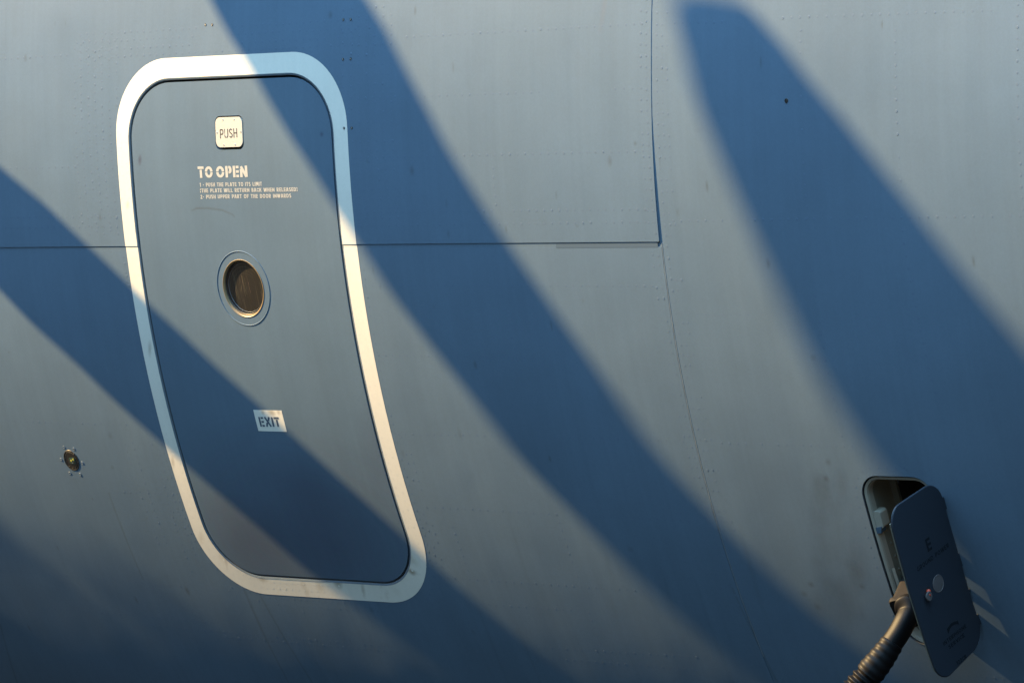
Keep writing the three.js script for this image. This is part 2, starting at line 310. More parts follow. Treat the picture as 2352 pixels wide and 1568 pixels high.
// ---------------------------------------------------------------- emergency door
const nB = (v) => (v < SV + 0.001 ? NU : v > SV + STRIP - 0.001 ? NL : 0.0023) + 0.0004;
{
  // painted border, in the surface of both panels and down over the step between them
  const step = (l) => {                          // put points exactly on the step
    const o = [];
    for (let i = 0; i < l.length; i++) {
      const a = l[i], b = l[(i + 1) % l.length]; o.push(a);
      const cuts = [SV, SV + 0.0012, SV + STRIP - 0.0012, SV + STRIP].filter((c) => (a[1] - c) * (b[1] - c) < 0).sort((p, q) => (p - q) * Math.sign(b[1] - a[1]));
      for (const c of cuts) { const t = (c - a[1]) / (b[1] - a[1]); o.push([a[0] + (b[0] - a[0]) * t, c]); }
    }
    return o;
  };
  const inner = rrect(DX0 - 0.003, DV0 - 0.003, DX1 + 0.003, DV1 + 0.003, DR + 0.003, 20), outer = rrect(DX0 - 0.0505, DV0 - 0.056, DX1 + 0.0535, DV1 + 0.0545, [0.2, 0.2, 0.212, 0.2], 20);
  // both loops get the same breaks: densify by index
  const li = [], lo = [];
  for (let i = 0; i < inner.length; i++) {
    const j = (i + 1) % inner.length, k = Math.max(1, Math.ceil(Math.abs(inner[j][1] - inner[i][1]) / 0.05));
    for (let t = 0; t < k; t++) for (const [src, dst] of [[inner, li], [outer, lo]]) dst.push([src[i][0] + (src[j][0] - src[i][0]) * t / k, src[i][1] + (src[j][1] - src[i][1]) * t / k]);
  }
  // straight sides: same v on both loops so that the step is crossed squarely
  const s = new SB(), P = (q, n) => [q[0], q[1], n === undefined ? nB(q[1]) : n];
  for (let i = 0; i < li.length; i++) {
    const j = (i + 1) % li.length, side = Math.abs(li[i][0] - li[j][0]) < 1e-6, mid = (li[i][1] + li[j][1]) / 2;
    if (side && Math.abs(mid - SV) < 0.3) { lo[i][1] = li[i][1]; lo[j][1] = li[j][1]; }
  }
  for (let i = 0; i < li.length; i++) {
    const j = (i + 1) % li.length, a = li[i][1], b = li[j][1];
    const cuts = [0, ...[SV, SV + 0.0008, SV + STRIP - 0.0012, SV + STRIP].map((c) => (c - a) / (b - a)).filter((t) => t > 0.001 && t < 0.999 && Math.abs(li[i][0] - li[j][0]) < 1e-6).sort((p, q) => p - q), 1];
    for (let c = 0; c + 1 < cuts.length; c++) {
      const L = (p, q, t) => [p[0] + (q[0] - p[0]) * t, p[1] + (q[1] - p[1]) * t], n = (q) => (q[1] <= SV + 1e-6 ? NU : q[1] >= SV + STRIP - 1e-6 ? NL : 0.0023) + 0.0004;
      const q = [L(li[i], li[j], cuts[c]), L(lo[i], lo[j], cuts[c]), L(lo[i], lo[j], cuts[c + 1]), L(li[i], li[j], cuts[c + 1])].map((q) => [q[0], q[1], n(q)]);
      s.quad(...q);
    }
  }
  mesh('door_border', s.geo(0.5), MAT.white, plane, 'white painted band round the emergency door');

  const door = group('emergency_door', plane, 'grey emergency door with a round window and painted instructions');
  // frame round the opening: rounded lip and dark jamb
  const o0 = dens(opening(0.003)), o1 = dens(opening(-0.0022)), o2 = dens(opening(-0.0028));
  const fr = mergeGeometries([band(o0, o1, (v) => nB(v) + 0.0003, (v) => nB(v) - 0.0016), band(o1, o2, (v) => nB(v) - 0.0016, -0.02)]);
  mesh('door_frame', fr, MAT.lip, door);
  mesh('door_jamb', band(dens(opening(-0.0024)), dens(opening(-0.0024)), -0.02, -0.09), MAT.dark, door);
  const seal = []; for (const q of dens(opening(-0.0042))) if (q[1] > DV1 - 0.09) seal.push(M(q[0], q[1] - 0.0012, 0.0004));
  const k0 = seal.length; mesh('door_seal', sweep(seal, seal.map(() => 0.0016), 8, 1, 2, V3(0, 0, 1)), MAT.rubber, door);
  const DN = 0.0024, wx = -1.0245, wv = 0.5678;
  const win = [], W0 = 0.0772; for (let i = 0; i < 64; i++) win.push([wx + W0 * Math.cos(i / 64 * 2 * Math.PI), wv + W0 * Math.sin(i / 64 * 2 * Math.PI)]);
  const [p0, p1, p2, p3] = [xv(496.3, 269), xv(557.6, 268), xv(558.9, 337), xv(498, 338)];
  const px0 = (p0[0] + p3[0]) / 2, px1 = (p1[0] + p2[0]) / 2, pv0 = (p0[1] + p1[1]) / 2, pv1 = (p2[1] + p3[1]) / 2;
  mesh('door_skin', plate(opening(-GAP - 0.0022), [win, rrect(px0 - 0.0036, pv0 - 0.0032, px1 + 0.0034, pv1 + 0.0066, 0.018)], DN, -0.03), MAT.door, door);
  mesh('recess', plate(rrect(px0 - 0.004, pv0 - 0.004, px1 + 0.004, pv1 + 0.009, 0.018), [], -0.012, -0.014), MAT.dark, door);
  mesh('push_plate', plate(rrect(px0, pv0, px1, pv1, 0.0165), [], DN + 0.0014, -0.01), MAT.plate, door, 'white PUSH plate');
  for (const q of [[565, 230], [740, 222], [473, 430], [845, 417], [578, 623], [757, 618]]) {
    const [x, v] = xv((q[0] / 3.92 + 750) / 1.7415, (q[1] / 3.92 + 420) / 1.7415), n = DN + 0.0014;
    const s = mesh('screw', mergeGeometries([ring(x, v, [[0.0029, n + 0.0001], [0.0026, n + 0.0007], [0, n + 0.0008]], 14)]), MAT.white, door);
    const c = new SB(); for (const [a, b] of [[0.0016, 0.0004], [0.0004, 0.0016]]) c.quad([x - a, v - b, n + 0.001], [x - a, v + b, n + 0.001], [x + a, v + b, n + 0.001], [x + a, v - b, n + 0.001]);
    mesh('screw_slot', c.geo(), MAT.ink, door);
  }
  // window: pressed ring, gilt rim, outer pane, scratched inner pane, dark cabin behind
  mesh('window_ring', ring(wx, wv, [[0.1000, DN + 0.0002], [0.0994, DN + 0.0010], [0.0985, DN + 0.0013], [0.0976, DN + 0.0010], [0.0970, DN + 0.0002]], 72), MAT.door, door);
  mesh('window_rim', ring(wx, wv, [[0.0776, DN + 0.0002], [0.0770, DN + 0.0010], [0.0758, DN + 0.0012], [0.0746, DN - 0.0004], [0.0722, DN - 0.0014], [0.0714, DN - 0.004], [0.0714, -0.05]], 72), MAT.gold, door);
  mesh('gasket', ring(wx, wv, [[0.0716, -0.0020], [0.0700, -0.0014], [0.0688, -0.0022], [0.0680, -0.006]], 64), MAT.rubber, door);
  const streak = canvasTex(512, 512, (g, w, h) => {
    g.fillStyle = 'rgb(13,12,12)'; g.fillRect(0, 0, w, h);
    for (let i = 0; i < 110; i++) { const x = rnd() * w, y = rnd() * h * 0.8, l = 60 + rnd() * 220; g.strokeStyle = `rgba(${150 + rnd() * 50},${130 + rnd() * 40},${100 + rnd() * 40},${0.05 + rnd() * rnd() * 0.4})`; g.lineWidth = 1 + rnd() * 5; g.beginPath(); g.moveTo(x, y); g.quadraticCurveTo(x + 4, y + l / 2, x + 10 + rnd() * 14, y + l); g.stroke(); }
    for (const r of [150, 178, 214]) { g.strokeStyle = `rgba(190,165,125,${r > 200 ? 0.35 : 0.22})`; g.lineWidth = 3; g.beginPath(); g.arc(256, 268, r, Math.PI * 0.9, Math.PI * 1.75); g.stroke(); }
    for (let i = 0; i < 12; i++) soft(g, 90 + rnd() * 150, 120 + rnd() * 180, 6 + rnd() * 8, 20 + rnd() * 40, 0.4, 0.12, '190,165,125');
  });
  const disc = (r, n) => { const s = new SB(); for (let i = 0; i < 64; i++) { const a = i / 64 * 2 * Math.PI, b = (i + 1) / 64 * 2 * Math.PI, q = [[wx, wv, n], [wx + r * Math.cos(b), wv + r * Math.sin(b), n], [wx + r * Math.cos(a), wv + r * Math.sin(a), n]]; s.tri(...q); } for (let i = 0; i < s.u.length; i += 2) { const x = s.u[i] * 6 - 3.4, v = (1 - s.u[i + 1]) * 3 - 0.8; s.u[i] = 0.5 + (x - wx) / r / 2; s.u[i + 1] = 0.5 - (v - wv) / r / 2; } return s.geo(); };
  mesh('inner_pane', disc(0.0714, -0.0075), std({ map: streak, roughness: 0.5 }), door);
  mesh('pane_edge', ring(wx, wv, [[0.0655, -0.0072], [0.0649, -0.0062], [0.0642, -0.0072]], 64), MAT.lip, door);
  mesh('window_pane', disc(0.0690, -0.003), MAT.lens, door);
}

// ---------------------------------------------------------------- lettering: stencil strokes laid on the skin
const arc = (cx, cy, rx, ry, a0, a1, k = 9) => [...Array(k + 1)].map((_, i) => { const a = (a0 + (a1 - a0) * i / k) * Math.PI / 180; return [cx + rx * Math.cos(a), cy + ry * Math.sin(a)]; });
const GL = (s, g) => {                          // s stroke width, g gap of the stencil bridges; cap height 1
  const h = s / 2, t = 1 - h, x0 = s + g;
  const bars = (w, ...ys) => ys.map((y) => [[x0, y], [w, y]]), stem = [[h, 0], [h, 1]];
  const bowl = (y0, y1, w) => [[x0, y1], [w - 0.2, y1], ...arc(w - 0.2, (y0 + y1) / 2, 0.2 - h, (y1 - y0) / 2, 80, -80, 7), [w - 0.2, y0], [x0, y0]];
  return {
    A: [0.68, [[[h * 0.9, 0], [0.28, 1]], [[0.39, 1], [0.68 - h * 0.9, 0]], [[0.24 + g, 0.28], [0.46 - g, 0.28]]]],
    B: [0.58, [stem, bowl(0.54, t, 0.56), bowl(h, 0.46 - g, 0.58)]],
    C: [0.6, [arc(0.38, 0.5, 0.38 - h, 0.5 - h, 94, 172), arc(0.38, 0.5, 0.38 - h, 0.5 - h, 188, 266), arc(0.38, 0.5, 0.34 - h, 0.5 - h, 76, 25, 5), arc(0.38, 0.5, 0.34 - h, 0.5 - h, -25, -76, 5)]],
    D: [0.66, [stem, [[x0, t], [0.32, t], ...arc(0.32, 0.5, 0.34 - h, 0.5 - h, 80, -80, 10), [0.32, h], [x0, h]]]],
    E: [0.54, [stem, ...bars(0.54, t, 0.5, h)]],
    F: [0.52, [stem, ...bars(0.52, t, 0.5)]],
    G: [0.68, [arc(0.36, 0.5, 0.36 - h, 0.5 - h, 50, 172), arc(0.36, 0.5, 0.36 - h, 0.5 - h, 188, 300), [[0.4, 0.46], [0.66, 0.46]], [[0.6, 0.4], [0.6, 0.1]]]],
    H: [0.62, [stem, [[0.62 - h, 0], [0.62 - h, 1]], [[x0, 0.5], [0.62 - s - g, 0.5]]]],
    I: [s, [stem]],
    K: [0.64, [stem, [[x0 + 0.02, 0.45], [0.58, 1]], [[x0 + 0.14, 0.55], [0.64 - h, 0]]]],
    L: [0.52, [stem, ...bars(0.52, h)]],
    M: [0.8, [stem, [[0.8 - h, 0], [0.8 - h, 1]], [[x0 - 0.02, 1], [0.4, 0.25]], [[0.8 - x0 + 0.02, 1], [0.4 + g, 0.25]]]],
    N: [0.68, [[[h, 0], [h, 0.72]], [[h, 1 - g], [0.68 - h, 0.02]], [[0.68 - h, 0.02], [0.68 - h, 1]]]],
    O: [0.74, [arc(0.37, 0.5 + g / 2, 0.37 - h, 0.5 - h - g / 2, 0, 180, 16), arc(0.37, 0.5 - g / 2, 0.37 - h, 0.5 - h - g / 2, 180, 360, 16)]],
    P: [0.58, [stem, bowl(0.45, t, 0.58)]],
    R: [0.62, [stem, bowl(0.48, t, 0.58), [[0.3, 0.42], [0.6 - h, 0]]]],
    S: [0.58, [[...arc(0.29, 0.74, 0.29 - h, 0.26 - h, 20, 190, 8), [0.2, 0.56]], [[0.14, 0.6], [0.4, 0.44]], [[0.4, 0.46], ...arc(0.29, 0.26, 0.29 - h, 0.26 - h, 20, -160, 8)]]],
    T: [0.58, [[[0, t], [0.58, t]], [[0.29, 0], [0.29, 1 - s - g]]]],
    U: [0.64, [[[h, 1], [h, 0.3], ...arc(0.32, 0.3, 0.32 - h, 0.3 - h, 180, 262, 6)], [...arc(0.32, 0.3, 0.32 - h, 0.3 - h, 278, 360, 6), [0.64 - h, 1]]]],
    V: [0.64, [[[h * 0.8, 1], [0.3, 0]], [[0.64 - h * 0.8, 1], [0.36, 0]]]],
    W: [0.96, [[[h * 0.8, 1], [0.24, 0]], [[0.3 + g, 0.03], [0.46, 0.97]], [[0.5 + g, 0.97], [0.66, 0.03]], [[0.72, 0], [0.96 - h * 0.8, 1]]]],
    X: [0.66, [[[h * 0.8, 1], [0.66 - h * 0.8, 0]], [[h, 0], [0.28 - g * 0.6, 0.42]], [[0.38 + g * 0.6, 0.6], [0.66 - h, 1]]]],
    '1': [0.3, [[[0.22, 0], [0.22, 1]], [[0.0, 0.78], [0.12, 0.92]]]],
    '2': [0.56, [[...arc(0.27, 0.72, 0.27 - h, 0.28 - h, 170, -20, 9), [0.3, 0.4]], [[0.28, 0.38], [0.08, h + 0.06]], [[0.02, h], [0.56, h]]]],
    '-': [0.34, [[[0.04, 0.45], [0.3, 0.45]]]], ' ': [0.36, []],
    '(': [0.3, [arc(0.42, 0.5, 0.34, 0.62, 125, 172), arc(0.42, 0.5, 0.34, 0.62, 188, 235)]],
    ')': [0.3, [arc(-0.12, 0.5, 0.34, 0.62, 55, 8), arc(-0.12, 0.5, 0.34, 0.62, -8, -55)]],
  };
};
function strokes(text, s, g, tracking = 0.14) { // outline quads of a line of text in letter units
  const G = GL(s, g), out = []; let x = 0;
  for (const ch of text) {
    const [w, lines] = G[ch];
    for (const l of lines) {
      const L = [], N = l.length;
      for (let i = 0; i < N; i++) {
        const a = l[Math.max(0, i - 1)], b = l[Math.min(N - 1, i + 1)], p = l[i];
        let d0 = [p[0] - a[0], p[1] - a[1]], d1 = [b[0] - p[0], b[1] - p[1]];
        if (i === 0) d0 = d1; if (i === N - 1) d1 = d0;
        const u = (d) => { const k = Math.hypot(...d) || 1; return [d[0] / k, d[1] / k]; }, e = u(d0), f = u(d1), m = u([e[0] + f[0], e[1] + f[1]]), c = Math.max(0.5, m[0] * e[0] + m[1] * e[1]);
        L.push([[x + p[0] - m[1] * s / 2 / c, p[1] + m[0] * s / 2 / c], [x + p[0] + m[1] * s / 2 / c, p[1] - m[0] * s / 2 / c]]);
      }
      for (let i = 0; i + 1 < N; i++) out.push([L[i][0], L[i][1], L[i + 1][1], L[i + 1][0]]);
    }
    x += w + tracking;
  }
  return { quads: out, width: x - tracking };
}
function lineOnSkin(text, [x0, v0], [x1, v1], cap, s, g, n, tracking) { // baseline from (x0, v0) to (x1, v1) in skin coordinates
  const t = strokes(text, s, g, tracking), b = new SB(), f = (q) => [x0 + (x1 - x0) * q[0] / t.width, v0 + (v1 - v0) * q[0] / t.width - q[1] * cap, n];
  for (const q of t.quads) b.quad(...q.map(f)); return b.geo();
}
const emDoor = plane.getObjectByName('emergency_door');
{
  const n = 0.0024 + 0.0004;
  mesh('lettering', lineOnSkin('TO', xv(456.5, 408.4), xv(490.5, 407.9), 0.0300, 0.225, 0.06, n, 0.1), MAT.letter, emDoor, 'large stencilled word TO');
  mesh('lettering', lineOnSkin('OPEN', xv(498.5, 407.8), xv(570.5, 406.5), 0.0300, 0.225, 0.06, n, 0.1), MAT.letter, emDoor, 'large stencilled word OPEN');
  mesh('lettering', lineOnSkin('1 - PUSH THE PLATE TO ITS LIMIT', xv(460.5, 428.8), xv(603, 426.6), 0.0104, 0.2, 0.045, n), MAT.letter, emDoor, 'first line of stencilled instructions');
  mesh('lettering', lineOnSkin('(THE PLATE WILL RETURN BACK WHEN RELEASED)', xv(461, 442.2), xv(685, 439.2), 0.0104, 0.2, 0.045, n), MAT.letter, emDoor, 'bracketed second line of instructions');
  mesh('lettering', lineOnSkin('2- PUSH UPPER PART OF THE DOOR INWARDS', xv(462, 456.3), xv(670.5, 453.6), 0.0104, 0.2, 0.045, n), MAT.letter, emDoor, 'third line of stencilled instructions');
  mesh('lettering', lineOnSkin('PUSH', xv(507.5, 317.5), xv(547, 315.2), 0.0237, 0.125, 0, 0.0024 + 0.0014 + 0.0003, 0.16), MAT.ink, emDoor, 'black word PUSH on the white plate');
  const e = [xv(583, 940.4), xv(648, 942.2), xv(659.7, 990.8), xv(594.4, 988.5)];
  mesh('exit_sign', plate([[(e[0][0] + e[3][0]) / 2, (e[0][1] + e[1][1]) / 2], [(e[1][0] + e[2][0]) / 2, (e[0][1] + e[1][1]) / 2], [(e[1][0] + e[2][0]) / 2, (e[2][1] + e[3][1]) / 2], [(e[0][0] + e[3][0]) / 2, (e[2][1] + e[3][1]) / 2]], [], 0.0024 + 0.0004, 0.002), MAT.white, emDoor, 'white rectangle painted on the door');
  mesh('lettering', lineOnSkin('EXIT', xv(599.6, 978.4), xv(646.3, 978.9), 0.0268, 0.19, 0.07, 0.0024 + 0.0008, 0.12), std({ color: rgb(0.06, 0.08, 0.115), roughness: 0.6 }), emDoor, 'grey stencilled word EXIT');
}

// ---------------------------------------------------------------- fasteners
{
  const rg = { u: [], l: [], r: [], w: [] };      // upper, lower, rear panel, white border
  const inR = (q, x0, v0, x1, v1, r) => { const dx = Math.max(x0 + r - q[0], 0, q[0] - x1 + r), dy = Math.max(v0 + r - q[1], 0, q[1] - v1 + r); return q[0] > x0 && q[0] < x1 && q[1] > v0 && q[1] < v1 && Math.hypot(dx, dy) < r; };
  const add = (q) => {
    if (inR(q, DX0 - 0.006, DV0 - 0.006, DX1 + 0.006, DV1 + 0.006, DR)) return;
    if (inR(q, BX0 - 0.008, BV0 - 0.008, BX1 + 0.008, BV1 + 0.008, BR)) return;
    if (q[1] > SV - 0.006 && q[1] < SV + STRIP + 0.006 && q[0] < SX) return;
    if (Math.abs(q[0] - SX + 0.004) < 0.01) return;
    const k = inR(q, DX0 - 0.0485, DV0 - 0.054, DX1 + 0.0505, DV1 + 0.0520, 0.212) ? 'w' : q[0] > SX ? 'r' : q[1] < SV ? 'u' : 'l';
    if (k !== 'w' && inR(q, DX0 - 0.0535, DV0 - 0.06, DX1 + 0.0595, DV1 + 0.0595, 0.2)) return;
    rg[k].push(q);
  };
  const jit = (s = 0.0012) => (rnd() - 0.5) * s;
  const row = (a, b, pitch = 0.026, skip = 0.02) => {                    // a row or column between two measured ends
    const p = xv(...a), q = xv(...b), L = Math.hypot(q[0] - p[0], q[1] - p[1]), k = Math.max(1, Math.round(L / pitch));
    for (let i = 0; i <= k; i++) if (rnd() > skip) add([p[0] + (q[0] - p[0]) * i / k + jit(), p[1] + (q[1] - p[1]) * i / k + jit()]);
  };
  // long rows over the stringers
  for (const r of [[[0, 136], [155, 127]], [[10, 386], [174, 383]], [[936, 85], [1477, 55]], [[825, 225], [1240, 212]], [[1415, 204], [1475, 203]], [[815, 362], [1480, 347]], [[845, 487], [1485, 480]], [[830, 518], [1504, 509]],
    [[0, 522], [270, 521]], [[0, 499], [270, 498]], [[1548, 507], [2345, 495]], [[1552, 53], [1661, 51]], [[1800, 41], [2280, 24]], [[20, 966], [290, 974]], [[900, 995], [1215, 1001]], [[1240, 1002], [1570, 1012]], [[244, 1127], [398, 1133]], [[1000, 1163], [1279, 1180]], [[1370, 1184], [1583, 1195]],
    [[0, 1308], [430, 1346]], [[980, 1322], [1495, 1357]], [[1090, 1385], [1330, 1401]], [[262, 1408], [486, 1428]], [[339, 1435], [900, 1484]], [[520, 1461], [930, 1497]], [[1217, 1484], [1693, 1513]], [[1253, 1510], [1594, 1536]], [[100, 1395], [262, 1408]], [[1548, 720], [1720, 722]], [[870, 815], [1240, 822]], [[1660, 1016], [1960, 1024]], [[840, 655], [1500, 656]]]) row(...r);
  // columns over the frames
  for (const r of [[[1134, 386], [1141, 470], 0.024], [[1841, 70], [1857, 500], 0.026], [[1857, 530], [1935, 1000], 0.03], [[2059, 70], [2072, 440], 0.026], [[2075, 530], [2150, 900], 0.03], [[2341, 10], [2352, 480], 0.026], [[1250, 1070], [1327, 1323], 0.022], [[1341, 1372], [1381, 1475], 0.022], [[1041, 1209], [1076, 1308], 0.02], [[288, 1020], [365, 1247], 0.02], [[305, 1015], [382, 1245], 0.02], [[387, 1155], [440, 1310], 0.02], [[403, 1150], [480, 1345], 0.02], [[283, 590], [312, 720], 0.026], [[1130, 560], [1245, 1010], 0.03]]) row(r[0], r[1], r[2]);
  for (const dx of [-0.034, -0.016, 0.017, 0.034, 0.05]) {               // both sides of the vertical joint
    for (let v = -0.15; v < 1.75; v += 0.0265) {
      if (Math.abs(dx) > 0.03 && rnd() < (dx > 0.04 ? 0.6 : 0.25)) continue;
      add([SX - 0.004 + dx + jit(), v + jit(0.004) + (dx > 0 ? 0.006 : 0)]);
    }
  }
  // doubler plate round the door: dense grid of rivets
  const colsL = [[174, 0.028], [188, .028], [205, .024], [220, .024], [236, .024], [253, .024], [270, .024]];
  for (const [i, [c]] of colsL.entries()) { const x = xv(c, 250)[0]; for (let v = -0.1 + (i % 2) * 0.01; v < 0.43; v += 0.0222) if (rnd() > (i === 0 ? 0.3 : 0.08)) add([x + jit(), v + jit(0.003)]); }
  for (const c of [789, 808, 825, 844, 863, 881, 900]) { const x = xv(c, 200)[0]; for (let v = -0.17; v < 0.41; v += c < 815 ? 0.028 : 0.0242) if (rnd() > 0.1) add([x + jit(), v + jit(0.003)]); }
  for (const v of [-0.115, -0.094, -0.072, -0.052]) for (let x = -1.6; x < -0.46; x += 0.0255) if (rnd() > 0.08 && (v > -0.06 || Math.abs(x + 1.06) > 0.07)) add([x + jit() + (v * 7 % 0.02), v + jit(0.003)]);
  for (const [o, pitch, f] of [[0.014, 0.023, 0.1], [0.034, 0.0245, 0.15], [0.066, 0.024, 0.1], [0.086, 0.024, 0.35], [0.106, 0.025, 0.45]]) { // loops following the door
    const lp = rrect(DX0 - o, DV0 - o, DX1 + o, DV1 + o, DR + o, 10); let acc = 0;
    for (let i = 0; i < lp.length; i++) {
      const a = lp[i], b = lp[(i + 1) % lp.length], L = Math.hypot(b[0] - a[0], b[1] - a[1]);
      while (acc < L) { const q = [a[0] + (b[0] - a[0]) * acc / L, a[1] + (b[1] - a[1]) * acc / L]; if (rnd() > f && (o < 0.05 || q[1] > 0.5) && !(o > 0.07 && q[1] < 0.95)) add([q[0] + jit(), q[1] + jit()]); acc += pitch; }
      acc -= L;
    }
  }
  for (const o of [0.021]) { const lp = rrect(BX0 - o, BV0 - o, BX1 + o, BV1 + o, BR + o, 8); let acc = 0; for (let i = 0; i < lp.length; i++) { const a = lp[i], b = lp[(i + 1) % lp.length], L = Math.hypot(b[0] - a[0], b[1] - a[1]); while (acc < L) { add([a[0] + (b[0] - a[0]) * acc / L, a[1] + (b[1] - a[1]) * acc / L]); acc += 0.0262; } acc -= L; } }
  row([2225, 1549], [2308, 1557], 0.024); row([2090, 1500], [2140, 1530], 0.03);
  const prof = [[3.3, 0], [3.0, 0.55], [2.4, 0.7], [1.7, 0.45], [1.1, 0.5], [0, 0.6]].map((q) => new THREE.Vector2(q[0] / 1000, q[1] / 1000));
  const rg0 = new THREE.LatheGeometry(prof, 10), m4 = new THREE.Matrix4(), qn = new THREE.Quaternion(), Y = V3(0, 1, 0), one = V3(1, 1, 1);
  for (const [k, nn, mat, name] of [['u', NU, MAT.hull, 'upper_panel_rivets'], ['l', NL, MAT.hull, 'lower_panel_rivets'], ['r', NR, MAT.hull, 'rear_panel_rivets'], ['w', 0, MAT.white, 'border_rivets']]) {
    const flat = std({ color: k === 'w' ? rgb(0.635, 0.61, 0.54) : rgb(0.0875, 0.131, 0.19), roughness: 0.6, specularIntensity: 0.3 });
    const im = new THREE.InstancedMesh(rg0, flat, rg[k].length); im.name = name; im.userData.kind = 'stuff'; im.castShadow = im.receiveShadow = true;
    rg[k].forEach((q, i) => { const s = 0.85 + rnd() * 0.3; im.setMatrixAt(i, m4.compose(M(q[0], q[1], k === 'w' ? nB(q[1]) : nn), qn.setFromUnitVectors(Y, nrm(q[1])), one.clone().set(s, (0.16 + rnd() * rnd() * 0.5) * (k === 'w' ? 0.4 : 1) * (q[1] > 0.6 ? 0.65 : 1), s))); });
    plane.add(im);
  }
  // dark slotted screws in pairs
  for (const q of [[474, 57], [489.5, 57], [791, 45], [808, 44.5], [790, 136], [808, 135], [793, 294], [810, 293.5]]) {
    const [x, v] = xv(...q), n = q[0] === 793 ? nB(v) : NU, a = rnd() * 3;
    const sc = mesh('slotted_screw', ring(x, v, [[0.0036, n + 0.0002], [0.0033, n + 0.0009], [0, n + 0.0009]], 14), MAT.screw, plane);
    const c = new SB(), u = [Math.cos(a) * 0.003, Math.sin(a) * 0.003], w = [-Math.sin(a) * 0.0007, Math.cos(a) * 0.0007];
    c.quad(...[[1, 1], [1, -1], [-1, -1], [-1, 1]].map(([i, j]) => [x + u[0] * i + w[0] * j, v + u[1] * i + w[1] * j, n + 0.0012]));
    mesh('slot', c.geo(), MAT.steel, sc);
  }
  const [x, v] = xv(1809, 231), n = NR;
  const dr = mesh('static_port', ring(x, v, [[0.0058, n + 0.0002], [0.0052, n + 0.0009], [0.0040, n + 0.0008], [0.0036, n - 0.0002]], 20), MAT.bronze, plane, 'tiny bronze fitting in the skin');
  mesh('plug_core', ring(x, v, [[0.0036, n + 0.0001], [0.0024, n + 0.0006], [0, n + 0.0006]], 14), MAT.bronze, dr);
}

// ---------------------------------------------------------------- round light low on the left
{
  const [x, v] = xv(165, 1056), n = NL, g = group('flush_light', plane, 'small round recessed light ringed by six screws');
  mesh('bezel', ring(x, v, [[0.0305, n + 0.0001], [0.0298, n + 0.0011], [0.0285, n + 0.0013], [0.0272, n + 0.0004], [0.0250, n + 0.0003], [0.0236, n + 0.0012], [0.0222, n + 0.001]], 40), MAT.bronze, g);
  mesh('lens', ring(x, v, [[0.0224, n + 0.0010], [0.017, n + 0.0026], [0.009, n + 0.0034], [0, n + 0.0037]], 32), MAT.lens, g);
  mesh('housing', ring(x, v, [[0.0223, n + 0.0008], [0.0215, n + 0.0003], [0.02, n + 0.0002], [0, n + 0.0002]], 32), std({ color: rgb(0.02, 0.018, 0.016), roughness: 0.35 }), g);
  const box = (dx, dvv, w, h, t, m, nm) => { const q = rrect(x + dx - w, v + dvv - h, x + dx + w, v + dvv + h, Math.min(w, h) * 0.3, 3); mesh(nm, plate(q, [], n + t, n + 0.0003), m, g); };
  box(0.003, 0.001, 0.012, 0.009, 0.0012, MAT.board, 'circuit_board');
  box(-0.0005, 0.0005, 0.0026, 0.0028, 0.0022, MAT.led, 'led'); box(0.009, -0.003, 0.0026, 0.0028, 0.0022, MAT.led, 'led');
  box(0.003, 0.0075, 0.002, 0.0015, 0.0022, MAT.steel, 'contact'); box(0.0115, 0.0045, 0.0025, 0.0013, 0.0022, MAT.bronze, 'contact');
  for (let i = 0; i < 6; i++) { const a = i * Math.PI / 3 + 0.2; mesh('bezel_pin', ring(x + 0.0252 * Math.cos(a), v + 0.0252 * Math.sin(a), [[0.0018, n + 0.0004], [0.0012, n + 0.0014], [0, n + 0.0016]], 10), MAT.bronze, g); }
  for (const q of [[445, 365], [755, 420], [357, 750], [1020, 855], [630, 1180], [958, 1225]]) {
    const [sx, sv] = xv((q[0] / 7.84 + 200) / 1.7415, (q[1] / 7.84 + 1740) / 1.7415);
    const s = mesh('light_screw', ring(sx, sv, [[0.0046, n + 0.0002], [0.0042, n + 0.0010], [0.0022, n + 0.0011], [0.0018, n + 0.0003], [0, n + 0.0002]], 14), MAT.lip2, g);
  }
}

